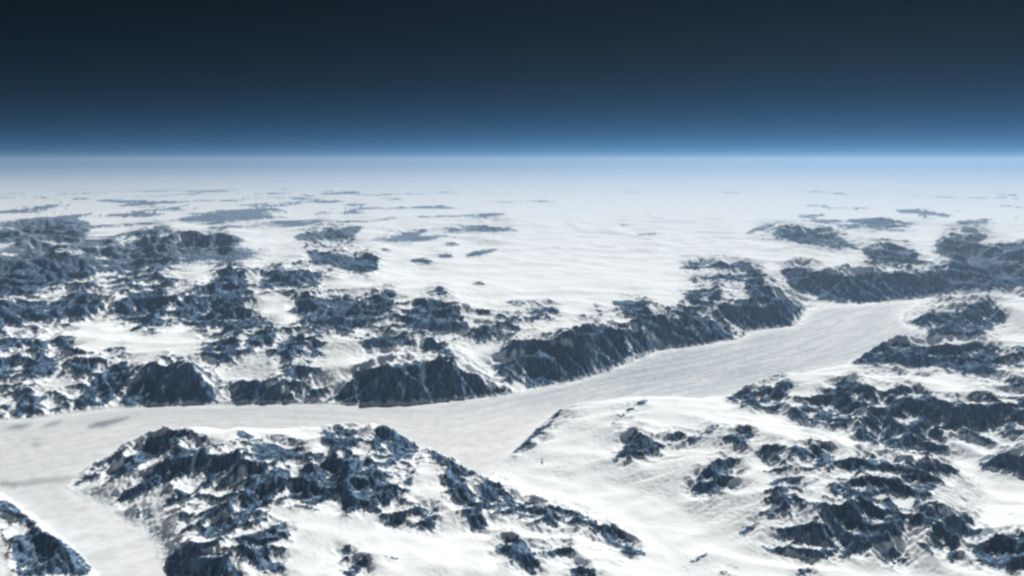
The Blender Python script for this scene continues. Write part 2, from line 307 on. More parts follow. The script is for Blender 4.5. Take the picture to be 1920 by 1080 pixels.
 (0.95, [(-100, 563), (0, 563), (100, 567), (160, 537), (187, 570), (180, 590), (133, 597), (67, 603), (0, 617), (-100, 617)]),
 (0.95, [(190, 575), (213, 583), (240, 553), (293, 543), (320, 560), (307, 597), (320, 613), (267, 613), (233, 603)]),
 (0.95, [(327, 567), (367, 550), (400, 523), (420, 507), (463, 513), (467, 543), (453, 573), (493, 610), (473, 617), (353, 612), (327, 593)]),
 (0.81, [(490, 512), (510, 505), (600, 507), (610, 530), (567, 540), (500, 540), (480, 555)]), (0.90, [(547, 567), (600, 555), (640, 553), (640, 613), (587, 610), (550, 587)]), (0.95, [(640, 558), (673, 560), (710, 593), (667, 620), (640, 620)]),
 (0.95, [(690, 573), (723, 540), (747, 547), (730, 583), (707, 590)]), (0.47, [(190, 520), (330, 510), (370, 520), (300, 545), (200, 560)]),
 (0.95, [(-100, 500), (0, 500), (50, 480), (140, 483), (177, 517), (110, 533), (33, 557), (0, 560), (-100, 560)]),
 (0.90, [(133, 477), (293, 457), (447, 453), (433, 470), (333, 475), (253, 490), (187, 483)]), (0.52, [(180, 490), (260, 488), (330, 500), (250, 515), (190, 515)]),
 (0.81, [(575, 470), (640, 482), (707, 480), (713, 507), (673, 512), (630, 500), (585, 490)]), (0.76, [(540, 447), (560, 440), (640, 432), (680, 425), (660, 445), (600, 452)]),
 (0.66, [(723, 444), (770, 435), (807, 429), (780, 442)]), (0.66, [(707, 463), (740, 470), (720, 472)]), (0.57, [(873, 429), (930, 425), (1003, 433), (920, 436)]), (0.57, [(760, 405), (860, 400), (1000, 398), (900, 410)]),
 (0.81, [(817, 484), (835, 476), (853, 482)]), (0.81, [(868, 478), (900, 470), (948, 465), (915, 476), (880, 482)]), (0.81, [(868, 534), (897, 525), (925, 532), (960, 529), (900, 537)]),
 (0.76, [(1053, 467), (1075, 464), (1097, 467), (1075, 469)]), (0.57, [(1150, 425), (1175, 420), (1195, 425)]), (0.62, [(1165, 439), (1215, 433), (1292, 438), (1220, 441)]), (0.76, [(825, 458), (850, 453), (873, 458), (850, 462)]),
 (0.57, [(170, 405), (260, 398), (330, 400), (270, 408)]), (0.57, [(0, 420), (120, 405), (180, 420), (80, 432)]), (0.57, [(340, 410), (420, 402), (560, 405), (420, 414)]), (0.66, [(-50, 445), (60, 435), (180, 428), (140, 445), (0, 455)]),
 (0.57, [(200, 440), (320, 425), (300, 438)]), (0.52, [(590, 400), (700, 396), (690, 404)]), (0.66, [(765, 487), (800, 482), (815, 498), (780, 500)]),
]
ROCK_SHADE += [(.8, [(895, 903), (965, 930), (1010, 947), (1075, 957), (1160, 994), (1218, 1043), (1170, 1036), (1100, 986), (1040, 985), (970, 968), (905, 957)])]
THIN = [
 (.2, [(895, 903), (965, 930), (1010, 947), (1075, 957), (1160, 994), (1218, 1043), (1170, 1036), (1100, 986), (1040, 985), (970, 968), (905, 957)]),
 (.36, [(-100, 478), (300, 455), (620, 500), (720, 560), (890, 580), (880, 640), (640, 640), (600, 755), (-100, 775)]),
 (.36, [(1400, 830), (1800, 870), (1760, 960), (1580, 1050), (1440, 1010), (1400, 960)]), (.36, [(300, 810), (740, 810), (900, 920), (700, 1000), (480, 1060), (330, 1010)]),
 (.26, [(1400, 730), (1920, 740), (1900, 830), (1600, 820)]), (.3, [(920, 570), (1440, 500), (1500, 590), (1200, 680), (950, 725)]),
]
# long dirty bands carried by the ice
DEBRIS = [
 (1, [(157, 804), (180, 792), (246, 780), (236, 787), (195, 800)]), (.9, [(72, 803), (95, 792), (120, 788), (105, 797)]), (.8, [(0, 806), (30, 796), (66, 794), (40, 805)]), (.8, [(55, 834), (68, 830), (82, 833), (66, 837)]),
 (.6, [(30, 825), (80, 820), (70, 826)]), (.55, [(0, 908), (60, 898), (140, 893), (130, 903), (40, 912)]), (.7, [(0, 900), (40, 905), (30, 915), (0, 912)]),
]

# ------------------------------------------------------------------ number tools
def lattice(ix, iy, seed):
    n = (ix.astype(np.int64) * 374761393 + iy.astype(np.int64) * 668265263 + seed * 1442695041) & 0xFFFFFFFF
    n = ((n ^ (n >> 13)) * 1274126177) & 0xFFFFFFFF
    n = n ^ (n >> 16)
    return (n & 0xFFFF).astype(np.float32) * (2 * math.pi / 65536.0)

def gnoise(x, y, seed=0):
    x = np.asarray(x, np.float64); y = np.asarray(y, np.float64)
    x0 = np.floor(x); y0 = np.floor(y)
    fx = (x - x0).astype(np.float32); fy = (y - y0).astype(np.float32)
    ix = x0.astype(np.int64); iy = y0.astype(np.int64)
    u = fx * fx * fx * (fx * (fx * 6 - 15) + 10); v = fy * fy * fy * (fy * (fy * 6 - 15) + 10)
    def g(a, b):
        t = lattice(ix + a, iy + b, seed)
        return np.cos(t) * (fx - a) + np.sin(t) * (fy - b)
    a = g(0, 0); b = g(1, 0); c = g(0, 1); d = g(1, 1)
    return (a + u * (b - a)) * (1 - v) + (c + u * (d - c)) * v

def fbm(x, y, octaves, seed=0, gain=0.5):
    s = 0; amp = 1.0; f = 1.0
    for k in range(octaves):
        s = s + amp * gnoise(x * f + 17.3 * k, y * f - 9.1 * k, seed + k)
        amp *= gain; f *= 2.03
    return s

def ridged(x, y, octaves, seed=0, gain=0.5):
    s = 0; amp = 1.0; f = 1.0; w = 1.0
    for k in range(octaves):
        n = 1 - np.abs(gnoise(x * f + 5.7 * k, y * f + 3.3 * k, seed + k)) * 2.0
        n = n * n * w
        w = np.clip(n * 1.6, 0, 1)
        s = s + amp * n
        amp *= gain; f *= 2.07
    return s

def inside(px, py, poly):
    px = np.asarray(px); py = np.asarray(py)
    c = np.zeros(px.shape, bool)
    n = len(poly)
    for i in range(n):
        x1, y1 = poly[i][0], poly[i][1]; x2, y2 = poly[(i + 1) % n][0], poly[(i + 1) % n][1]
        if y1 == y2:
            continue
        c ^= ((py < y1) != (py < y2)) & (px < (x2 - x1) * (py - y1) / (y2 - y1) + x1)
    return c

def blur(a, r):
    r = int(r)
    for ax in (0, 1):
        for _ in range(2):
            pad = [(0, 0), (0, 0)]; pad[ax] = (r + 1, r)
            c = np.cumsum(np.pad(a, pad, mode='edge'), axis=ax, dtype=np.float64)
            n = a.shape[ax]
            if ax == 0:
                a = (c[2 * r + 1:2 * r + 1 + n] - c[:n]) / (2 * r + 1)
            else:
                a = (c[:, 2 * r + 1:2 * r + 1 + n] - c[:, :n]) / (2 * r + 1)
    return a

def bilinear(a, fi, fj):
    fi = np.clip(fi, 0, a.shape[0] - 1.001); fj = np.clip(fj, 0, a.shape[1] - 1.001)
    i = fi.astype(int); j = fj.astype(int)
    di = fi - i; dj = fj - j
    return (a[i, j] * (1 - di) + a[i + 1, j] * di) * (1 - dj) + (a[i, j + 1] * (1 - di) + a[i + 1, j + 1] * di) * dj

def sstep(a, b, x):
    t = np.clip((x - a) / (b - a), 0, 1)
    return t * t * (3 - 2 * t)

# ------------------------------------------------------------------ coarse height field on a log-polar sheet
D = 0.0026
T0, T1 = -0.64, 0.64
L0, L1 = math.log(14500.0), math.log(150000.0)
NJ = int((T1 - T0) / D) + 1
NI = int((L1 - L0) / D) + 1
tc = T0 + D * np.arange(NJ)
lc = L0 + D * np.arange(NI)
TH, LR = np.meshgrid(tc, lc)
RR = np.exp(LR)
CX, CY = RR * np.sin(TH), RR * np.cos(TH)

def to_cell(X, Y):
    return (np.log(np.hypot(X, Y)) - L0) / D, (np.arctan2(X, Y) - T0) / D

HS = 1.12; PW = 1.6
csum = np.zeros((NI, NJ)); cnum = np.zeros((NI, NJ))
def stamp(line, store=None):
    for a, b in zip(line[:-1], line[1:]):
        n = max(8, int(1.5 * math.hypot(b[0] - a[0], (b[1] - a[1]) * 4)) )
        t = np.linspace(0, 1, n)
        px = a[0] + (b[0] - a[0]) * t; py = a[1] + (b[1] - a[1]) * t; h = HS * (a[2] + (b[2] - a[2]) * t)
        X, Y = unproject(px, py, h)
        fi, fj = to_cell(X, Y)
        i = np.rint(fi).astype(int); j = np.rint(fj).astype(int)
        ok = (i >= 0) & (i < NI) & (j >= 0) & (j < NJ)
        np.add.at(csum, (i[ok], j[ok]), h[ok]); np.add.at(cnum, (i[ok], j[ok]), 1)
        if store is not None:
            store.append(np.stack([fi[::4], fj[::4]], 1))

crest_pts = {}
for name, lines in CRESTS.items():
    st = []
    for l in lines:
        stamp(l, st)
    crest_pts[name] = np.concatenate(st)
valley_pts = []
for l in VALLEYS:
    inner = l[0][:2] in ((1140, 850), (520, 840), (690, 965), (600, 960), (480, 950))      # bowls inside a massif belong to it
    stamp(l, None if inner else valley_pts)
valley_pts = np.concatenate(valley_pts)

gpx, gpy = project(CX, CY, 0.0)
gl_c = inside(gpx, gpy, GLACIER)
csum[gl_c] = 0.0; cnum[gl_c] = 1
cnum[-1, :] = 1; csum[-1, :] = 1680.0
fixed = cnum > 0
val = np.where(fixed, csum / np.maximum(cnum, 1), 0)

def relax(fix, v, init, n):
    h = np.where(fix, v, init)
    for _ in range(n):
        p = np.pad(h, 1, mode='edge')
        h = np.where(fix, v, 0.25 * (p[:-2, 1:-1] + p[2:, 1:-1] + p[1:-1, :-2] + p[1:-1, 2:]))
    return h

def solve(fix, v, level):
    if level == 0 or min(fix.shape) < 12:
        return relax(fix, v, np.full(fix.shape, 700.0 ** PW), 300)
    ni, nj = fix.shape
    P = np.pad(np.where(fix, v, 0), ((0, ni % 2), (0, nj % 2))); Q = np.pad(fix.astype(float), ((0, ni % 2), (0, nj % 2)))
    s = P.reshape(P.shape[0] // 2, 2, -1, 2).sum((1, 3)); q = Q.reshape(Q.shape[0] // 2, 2, -1, 2).sum((1, 3))
    c = solve(q > 0, s / np.maximum(q, 1), level - 1)
    ii, jj = np.meshgrid((np.arange(ni) - 0.5) / 2, (np.arange(nj) - 0.5) / 2, indexing='ij')
    return relax(fix, v, bilinear(c, ii, jj), 40)

LAP = solve(fixed, np.maximum(val, 0) ** PW, 6) ** (1 / PW)

# --- outlines of bare rock and painted shade as a picture to look up
RX0, RY0, RS = -320, 330, 2
raster = np.zeros((390, 1280)); 
deb = np.zeros_like(raster)
thin = np.zeros_like(raster)
for arr, polys in ((raster, ROCK_SHADE), (deb, DEBRIS), (thin, THIN)):
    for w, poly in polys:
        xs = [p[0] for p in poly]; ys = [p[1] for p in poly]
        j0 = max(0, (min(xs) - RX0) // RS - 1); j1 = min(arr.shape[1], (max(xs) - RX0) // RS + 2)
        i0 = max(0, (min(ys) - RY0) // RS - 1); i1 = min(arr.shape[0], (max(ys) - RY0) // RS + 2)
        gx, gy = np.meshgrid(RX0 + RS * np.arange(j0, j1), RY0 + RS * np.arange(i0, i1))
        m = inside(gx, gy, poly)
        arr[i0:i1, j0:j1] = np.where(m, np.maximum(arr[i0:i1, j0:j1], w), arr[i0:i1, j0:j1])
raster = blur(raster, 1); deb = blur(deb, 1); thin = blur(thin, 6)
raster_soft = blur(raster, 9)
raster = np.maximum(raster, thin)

# --- running water and ice carve gullies and spurs into it
land = sstep(0, 1, blur((~gl_c).astype(float), 2) * 2 - 1)
wx, wy = CX / 1000.0, CY / 1000.0
# spacing of the noise grows gently with distance
rough = blur(np.abs(LAP - blur(LAP, 14)), 8) / np.clip(RR / 30000.0, .7, 3)
lx, ly = project(CX, CY, LAP)
craggy = bilinear(raster_soft, (ly - RY0) / RS, (lx - RX0) / RS)
calm = 0.22 + 0.78 * sstep(0.02, 0.35, craggy)
scale_r = np.clip(RR / 30000.0, .7, 1.7) + 2.2 * sstep(62000., 110000., RR)
ox, oy = 0.012 * fbm(TH * 30, LR * 30, 2, 201), 0.012 * fbm(TH * 30, LR * 30, 2, 205)
start = 290 * (ridged(TH * 13 + ox * 13, LR * 13 + oy * 13, 2, 13) - 0.7) + 210 * (ridged(TH * 26 + ox * 22, LR * 26 + oy * 22, 3, 3) - 0.75) + 50 * fbm(TH * 110, LR * 110, 3, 8)
start = land * calm * start * scale_r
LAP = np.where(gl_c, 0.0, np.maximum(LAP + start - 0.6 * blur(start, 16), 4.0))
Z = LAP
NB = [(-1, -1), (-1, 0), (-1, 1), (0, -1), (0, 1), (1, -1), (1, 0), (1, 1)]
base_fix = gl_c.copy(); base_fix[0, :] = base_fix[-1, :] = True; base_fix[:, 0] = base_fix[:, -1] = True
idx = np.arange(NI * NJ)
KF = (0.25 + 0.75 * calm).ravel()
def carve(Z, k, talus):
    best = np.zeros((NI, NJ)); rec = idx.reshape(NI, NJ).copy(); dist = np.ones((NI, NJ))
    IJ = idx.reshape(NI, NJ)
    cell = RR * D
    for di, dj in NB:
        n = np.roll(np.roll(Z, -di, 0), -dj, 1); nid = np.roll(np.roll(IJ, -di, 0), -dj, 1)
        dd = math.hypot(di, dj)
        s = (Z - n) / (cell * dd)
        m = (s > best) & ~base_fix
        best[m] = s[m]; rec[m] = nid[m]; dist[m] = dd
    rec = rec.ravel(); dist = dist.ravel()
    depth = (rec != idx).astype(np.int32); p = rec.copy()
    for _ in range(11):
        depth = depth + depth[p]; p = p[p]
    order = np.argsort(depth, kind='stable'); dsort = depth[order]
    cuts = np.searchsorted(dsort, np.arange(dsort[-1] + 2))
    A = np.ones(NI * NJ)
    for d in range(dsort[-1], 0, -1):
        n = order[cuts[d]:cuts[d + 1]]
        np.add.at(A, rec[n], A[n])
    F = k * KF * np.sqrt(np.minimum(A, 400)) / dist
    z = Z.ravel().copy(); cl = cell.ravel()
    for d in range(1, dsort[-1] + 1):
        n = order[cuts[d]:cuts[d + 1]]
        zr = z[rec[n]]
        zn = (z[n] + F[n] * zr) / (1 + F[n])
        z[n] = np.minimum(zn, zr + talus * cl[n] * dist[n])
    return z.reshape(NI, NJ), np.log(A).reshape(NI, NJ)

for it in range(20):
    Z, LA = carve(Z, 0.075, 1.4)
    Z = Z + 0.7 * blur(LAP - Z, 10)
    Z[gl_c] = 0.0
Z = np.where(gl_c, 0.0, np.maximum(Z, 2.0))
LA = blur(LA, 1)
Z = np.where(gl_c, 0.0, calm * Z + (1 - calm) * blur(Z, 3))
# gentle snow aprons where the near slopes run out onto the ice
apron = sstep(0.02, 0.5, blur(gl_c.astype(float), 9)) * (1 - sstep(29000., 34000., RR)) * (1 - 0.55 * sstep(-0.2, -0.1, TH))
Z = np.where(gl_c, 0.0, Z * (1 - 0.92 * apron))

# ------------------------------------------------------------------ fine sheet
FJ = 980
FI = 1080
FAR = np.exp(np.linspace(L1, math.log(2500000.0), 110))[1:]
ft = np.linspace(T0, T1, FJ)
fl = np.concatenate([np.linspace(L0, L1, FI), np.log(FAR)])
FT, FL = np.meshgrid(ft, fl)
FR = np.exp(FL)
X, Y = FR * np.sin(FT), FR * np.cos(FT)
kx, ky = X / 1000.0, Y / 1000.0
amp_far = np.clip(FR / 30000.0, .6, 3.0)
warp = 1.1
fi = (FL - L0) / D + warp * fbm(FT * 190, FL * 190, 2, 40)
fj = (FT - T0) / D + warp * fbm(FT * 190, FL * 190, 2, 50)
H = bilinear(Z, fi, fj)
GL = bilinear(gl_c.astype(float), fi, fj)
RUF = bilinear(calm, fi, fj)
FLOW = bilinear(LA, fi, fj)
far_fade = 1 - sstep(math.log(130000.0), L1, FL)
H = np.where(FL > L1, 1680.0, H) * far_fade + 1680.0 * (1 - far_fade)
mtn = sstep(0.15, 0.9, RUF) * (1 - GL)
H = H + mtn * amp_far * (26 * (ridged(FT * 110, FL * 110, 3, 21) - 0.8)) + (1 - GL) * amp_far * 5 * fbm(FT * 150, FL * 150, 3, 31)
# far country: low swells and ridges on the ice cap
farz = sstep(math.log(70000.0), math.log(95000.0), FL) * (1 - sstep(math.log(260000.), math.log(420000.), FL))
H = H + farz * (120 * fbm(kx / 9, ky / 16, 4, 61) + 230 * np.maximum(0, ridged(kx / 14, ky / 26, 4, 71) - 1.0))
# ice streams on the glacier
H = H + GL * (6 * fbm(kx * 0.9, ky * 0.9, 4, 81))

# --- where the rock is bare or shade is painted as rock
PX, PY = project(X, Y, H)
qx = PX + 5 * fbm(FT * 150, FL * 150, 3, 91); qy = PY + 4 * fbm(FT * 150, FL * 150, 3, 96)
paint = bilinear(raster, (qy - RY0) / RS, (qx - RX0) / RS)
debris = bilinear(deb, (PY - RY0) / RS, (PX - RX0) / RS) * (PY < 950)
dHt = np.gradient(H, axis=1) / (FR * (ft[1] - ft[0]))
dHl = np.gradient(H, axis=0) / (FR * np.gradient(fl)[:, None])
slope = np.hypot(dHt, dHl)
curv = np.clip((blur(H, 3) - H) / (amp_far * 40), -1, 1)          # gullies positive
n1 = fbm(FT * 240, FL * 240, 4, 101)
n2 = ridged(FT * 230, FL * 90, 3, 111) - .8
n3 = fbm(FT * 290, FL * 290, 2, 117)
gully = np.clip((FLOW - blur(FLOW, 6)) / 0.9, -1.2, 1.8) * sstep(.08, .3, slope)
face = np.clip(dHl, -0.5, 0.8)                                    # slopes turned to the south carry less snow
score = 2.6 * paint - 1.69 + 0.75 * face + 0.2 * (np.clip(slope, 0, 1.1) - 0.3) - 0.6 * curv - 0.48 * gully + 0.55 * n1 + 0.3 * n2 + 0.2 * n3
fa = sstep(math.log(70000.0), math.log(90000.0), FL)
leftness = np.maximum(sstep(0.12, -0.25, FT), 0.6 * sstep(0.22, 0.42, FT))
score = score + fa * (1.25 * leftness + 0.9 * paint + 2.5 * fbm(kx / 13, ky / 22, 3, 121) + .15)
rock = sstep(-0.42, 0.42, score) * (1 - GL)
rock = rock * (1 - 0.22 * fa) * (1 - sstep(math.log(230000.0), math.log(380000.0), FL))  # thinner far rock: unresolved snow flecks, and haze paleness put into the mask

# glacier flow coordinates
cl_px = [(-420, 870), (0, 842), (300, 785), (600, 783), (860, 800), (1000, 765), (1150, 722), (1300, 693), (1450, 660), (1600, 620), (1700, 580), (1900, 560), (2100, 560)]
cX, cY = unproject([p[0] for p in cl_px], [p[1] for p in cl_px], 0)
tt = np.linspace(0, len(cX) - 1, 260)
cX = np.interp(tt, np.arange(len(cX)), cX); cY = np.interp(tt, np.arange(len(cY)), cY)
cs = np.concatenate([[0], np.cumsum(np.hypot(np.diff(cX), np.diff(cY)))])
flow_s = np.zeros(X.shape); flow_t = np.zeros(X.shape)
g = np.argwhere(GL > 0.01)
for a in range(0, len(g), 20000):
    gi = g[a:a + 20000]; gx = X[gi[:, 0], gi[:, 1]][:, None]; gy = Y[gi[:, 0], gi[:, 1]][:, None]
    d2 = (gx - cX) ** 2 + (gy - cY) ** 2
    k = np.clip(d2.argmin(1), 1, len(cX) - 2)
    tx = cX[k + 1] - cX[k - 1]; ty = cY[k + 1] - cY[k - 1]; tl = np.hypot(tx, ty); tx /= tl; ty /= tl
    rx = gx[:, 0] - cX[k]; ry = gy[:, 0] - cY[k]
    flow_s[gi[:, 0], gi[:, 1]] = cs[k] + rx * tx + ry * ty
    flow_t[gi[:, 0], gi[:, 1]] = -rx * ty + ry * tx
margin = 1 - sstep(0.55, 1.0, blur(GL, 9))
margin = np.maximum(margin, 0.9 * sstep(29500., 26500., FR) * sstep(-0.15, -0.25, FT))
fs, fw = flow_s / 1000.0, flow_t / 1000.0
fws = fw + 0.25 * fbm(fs / 4, fw / 4, 2, 131)
streak = fbm(fs / 5.0, fws * 2.6, 4, 141)
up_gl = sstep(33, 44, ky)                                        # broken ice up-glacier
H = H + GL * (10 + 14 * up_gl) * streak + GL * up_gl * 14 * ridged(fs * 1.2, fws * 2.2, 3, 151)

# ------------------------------------------------------------------ which piece of country each face belongs to
names = list(CRESTS.keys())
st = 6
ci, cj = np.meshgrid(np.arange(0, NI, st), np.arange(0, NJ, st), indexing='ij')
q = np.stack([ci.ravel(), cj.ravel()], 1).astype(np.float32)
best = np.full(len(q), 1e9, np.float32); who = np.zeros(len(q), int)
for n, nm in enumerate(names):
    p = crest_pts[nm].astype(np.float32)
    p = p[(p[:, 0] > -60) & (p[:, 0] < NI + 60) & (p[:, 1] > -60) & (p[:, 1] < NJ + 60)]
    if len(p) == 0:
        continue
    d = np.full(len(q), 1e9, np.float32)
    for a in range(0, len(p), 60):
        b = p[a:a + 60]
        d = np.minimum(d, ((q[:, None, 0] - b[None, :, 0]) ** 2 + (q[:, None, 1] - b[None, :, 1]) ** 2).min(1))
    m = d < best
    best[m] = d[m]; who[m] = n
dv = np.full(len(q), 1e9, np.float32)
for a in range(0, len(valley_pts), 60):
    b = valley_pts[a:a + 60].astype(np.float32)
    dv = np.minimum(dv, ((q[:, None, 0] - b[None, :, 0]) ** 2 + (q[:, None, 1] - b[None, :, 1]) ** 2).min(1))
best = np.sqrt(best).reshape(ci.shape); who = who.reshape(ci.shape); dv = np.sqrt(dv).reshape(ci.shape)
fi0 = np.clip((FL - L0) / D, 0, NI - 1); fj0 = (FT - T0) / D
jit = 5 * fbm(FT * 60, FL * 60, 3, 161); jit2 = 5 * fbm(FT * 60, FL * 60, 3, 171)
wi = np.clip(np.rint((fi0 + jit) / st), 0, who.shape[0] - 1).astype(int); wj = np.clip(np.rint((fj0 + jit2) / st), 0, who.shape[1] - 1).astype(int)
region = who[wi, wj] + 2
dcr = bilinear(best, (fi0 + jit) / st, (fj0 + jit2) / st); dva = bilinear(dv, (fi0 + jit) / st, (fj0 + jit2) / st)
smooth_slope = blur(slope, 4)
open_snow = (dcr > 40) | ((dva < dcr * 0.55) & (smooth_slope < 0.32)) | (FL > math.log(125000.0))
region[open_snow] = 1
# lone rock outcrops that stick out of the ice plateau (bounds in the picture)
OUTCROPS = [
 ((860, 462, 955, 485), 'thin dark rock ridge on the white plateau beside the violet-blue hill'),
 ((860, 522, 968, 541), 'short dark rock streak alone on the snow just above the grey butte'),
 ((1045, 461, 1105, 472), 'tiny dark rock sliver alone in the middle of the wide white plateau'),
 ((810, 473, 858, 488), 'small dark rock knob on the snow beside the thin rock ridge'),
 ((818, 450, 880, 464), 'small flat rock outcrop on the snow behind the thin rock ridge'),
 ((1572, 405, 1740, 424), 'long faint rock streak on the far plateau above the grey tapering ridge'),
 ((1655, 388, 1815, 407), 'farthest faint rock streak below the haze on the right'),
]
for n, (bx, _) in enumerate(OUTCROPS):
    m = (PX > bx[0]) & (PX < bx[2]) & (PY > bx[1]) & (PY < bx[3]) & (paint > 0.12) & (region == 1) & (FR > 60000)
    region[m] = 100 + n
region[GL > 0.5] = 0

# ------------------------------------------------------------------ materials
def attr(nt, name):
    a = nt.nodes.new('ShaderNodeAttribute'); a.attribute_name = name
    return a.outputs['Fac']

def math_node(nt, op, a, b=None, clamp=False):
    n = nt.nodes.new('ShaderNodeMath'); n.operation = op; n.use_clamp = clamp
    for s, v in zip(n.inputs, (a, b)):
        if v is None:
            continue
        if hasattr(v, 'is_linked'):
            nt.links.new(v, s)
        else:
            s.default_value = v
    return n.outputs[0]

def noise_node(nt, vec, scale, detail, rough=0.55):
    n = nt.nodes.new('ShaderNodeTexNoise'); n.inputs['Scale'].default_value = scale
    n.inputs['Detail'].default_value = detail; n.inputs['Roughness'].default_value = rough
    nt.links.new(vec, n.inputs['Vector'])
    return n.outputs['Fac']

def mix_col(nt, fac, a, b):
    n = nt.nodes.new('ShaderNodeMix'); n.data_type = 'RGBA'
    nt.links.new(fac, n.inputs['Factor'])
    for s, v in ((n.inputs[6], a), (n.inputs[7], b)):
        if hasattr(v, 'is_linked'):
            nt.links.new(v, s)
        else:
            s.default_value = (*v, 1)
    return n.outputs[2]

def ramp(nt, fac, a, b):
    n = nt.nodes.new('ShaderNodeMapRange'); n.interpolation_type = 'SMOOTHSTEP'
    n.inputs['From Min'].default_value = a; n.inputs['From Max'].default_value = b
    nt.links.new(fac, n.inputs['Value'])
    return n.outputs[0]

def mountain_material():
    m = bpy.data.materials.new('snow_and_rock'); m.use_nodes = True
    nt = m.node_tree; b = nt.nodes['Principled BSDF']
    geo = nt.nodes.new('ShaderNodeNewGeometry')
    pos = geo.outputs['Position']
    sc = nt.nodes.new('ShaderNodeVectorMath'); sc.operation = 'SCALE'; sc.inputs['Scale'].default_value = 0.001
    nt.links.new(pos, sc.inputs[0]); km = sc.outputs[0]
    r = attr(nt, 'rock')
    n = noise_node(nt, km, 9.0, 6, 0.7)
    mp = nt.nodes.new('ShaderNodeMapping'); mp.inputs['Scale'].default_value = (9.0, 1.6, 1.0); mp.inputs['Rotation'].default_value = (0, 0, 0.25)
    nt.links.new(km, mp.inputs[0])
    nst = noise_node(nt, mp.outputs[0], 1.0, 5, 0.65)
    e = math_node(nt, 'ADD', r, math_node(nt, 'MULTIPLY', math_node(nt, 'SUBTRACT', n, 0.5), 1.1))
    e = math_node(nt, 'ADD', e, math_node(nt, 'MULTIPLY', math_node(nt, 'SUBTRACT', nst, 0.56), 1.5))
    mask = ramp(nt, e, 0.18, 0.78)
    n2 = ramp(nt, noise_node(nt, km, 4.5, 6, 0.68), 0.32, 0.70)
    rockc = mix_col(nt, n2, (0.005, 0.015, 0.030), (0.05, 0.10, 0.19))  # rock tinted blue, standing in for blue shade and haze
    rockc = mix_col(nt, math_node(nt, 'MULTIPLY', ramp(nt, nst, 0.44, 0.62), 0.85), rockc, (0.17, 0.285, 0.47))  # streaks of snow-dusted rock, with the same painted blue of shade
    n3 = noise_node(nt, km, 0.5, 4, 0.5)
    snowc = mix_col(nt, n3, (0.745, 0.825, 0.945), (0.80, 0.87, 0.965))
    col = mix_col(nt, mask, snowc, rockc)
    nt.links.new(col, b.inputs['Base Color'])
    b.inputs['Roughness'].default_value = 0.75
    b.inputs['Specular IOR Level'].default_value = 0.0
    bump = nt.nodes.new('ShaderNodeBump'); bump.inputs['Strength'].default_value = 0.6; bump.inputs['Distance'].default_value = 60.0
    nb = noise_node(nt, km, 9.0, 5, 0.65)
    nt.links.new(math_node(nt, 'MULTIPLY', nb, math_node(nt, 'ADD', math_node(nt, 'MULTIPLY', mask, 0.9), 0.1)), bump.inputs['Height'])
    nt.links.new(bump.outputs[0], b.inputs['Normal'])
    return m

def glacier_material():
    m = bpy.data.materials.new('glacier_ice'); m.use_nodes = True
    nt = m.node_tree; b = nt.nodes['Principled BSDF']
    cmb = nt.nodes.new('ShaderNodeCombineXYZ')
    nt.links.new(math_node(nt, 'MULTIPLY', attr(nt, 'flow_s'), 0.25), cmb.inputs[0])
    nt.links.new(math_node(nt, 'MULTIPLY', attr(nt, 'flow_t'), 2.2), cmb.inputs[1])
    n = noise_node(nt, cmb.outputs[0], 1.0, 6, 0.62)
    up = attr(nt, 'broken')
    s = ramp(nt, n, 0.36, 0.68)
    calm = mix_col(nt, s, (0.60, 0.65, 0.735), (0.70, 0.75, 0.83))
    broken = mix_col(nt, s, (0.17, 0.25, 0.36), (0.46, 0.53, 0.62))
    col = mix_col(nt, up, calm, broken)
    geo = nt.nodes.new('ShaderNodeNewGeometry')
    sc = nt.nodes.new('ShaderNodeVectorMath'); sc.operation = 'SCALE'; sc.inputs['Scale'].default_value = 0.001
    nt.links.new(geo.outputs['Position'], sc.inputs[0])
    mot = ramp(nt, noise_node(nt, sc.outputs[0], 2.2, 6, 0.7), 0.40, 0.66)
    cre = ramp(nt, noise_node(nt, sc.outputs[0], 3.6, 6, 0.72), 0.40, 0.60)
    col = mix_col(nt, math_node(nt, 'MULTIPLY', mot, 0.55), col, (0.44, 0.49, 0.58))
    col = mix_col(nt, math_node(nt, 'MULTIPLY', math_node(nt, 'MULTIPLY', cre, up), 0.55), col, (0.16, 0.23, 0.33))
    mg = math_node(nt, 'MULTIPLY', attr(nt, 'margin'), math_node(nt, 'MULTIPLY', ramp(nt, noise_node(nt, sc.outputs[0], 1.5, 5, 0.6), 0.3, 0.65), 0.75))
    col = mix_col(nt, mg, col, (0.76, 0.83, 0.93))
    col = mix_col(nt, math_node(nt, 'MULTIPLY', attr(nt, 'debris'), 0.9), col, (0.16, 0.18, 0.23))
    nt.links.new(col, b.inputs['Base Color'])
    b.inputs['Roughness'].default_value = 0.7
    b.inputs['Specular IOR Level'].default_value = 0.2
    bump = nt.nodes.new('ShaderNodeBump'); bump.inputs['Strength'].default_value = 0.5; bump.inputs['Distance'].default_value = 25.0
    nt.links.new(n, bump.inputs['Height']); nt.links.new(bump.outputs[0], b.inputs['Normal'])
    return m

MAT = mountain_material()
GMAT = glacier_material()

# ------------------------------------------------------------------ build the objects
NR, NC = X.shape
P3 = np.stack([X, Y, H], -1)
dt = np.gradient(P3, axis=1); dl = np.gradient(P3, axis=0)
NRM = np.cross(dt, dl); NRM /= np.linalg.norm(NRM, axis=-1, keepdims=True)
Pf = P3.reshape(-1, 3).astype(np.float32); Nf = NRM.reshape(-1, 3).astype(np.float32)
vid = np.arange(NR * NC).reshape(NR, NC)
quads = np.stack([vid[:-1, :-1], vid[:-1, 1:], vid[1:, 1:], vid[1:, :-1]], -1).reshape(-1, 4)
freg = region[:-1, :-1].reshape(-1)

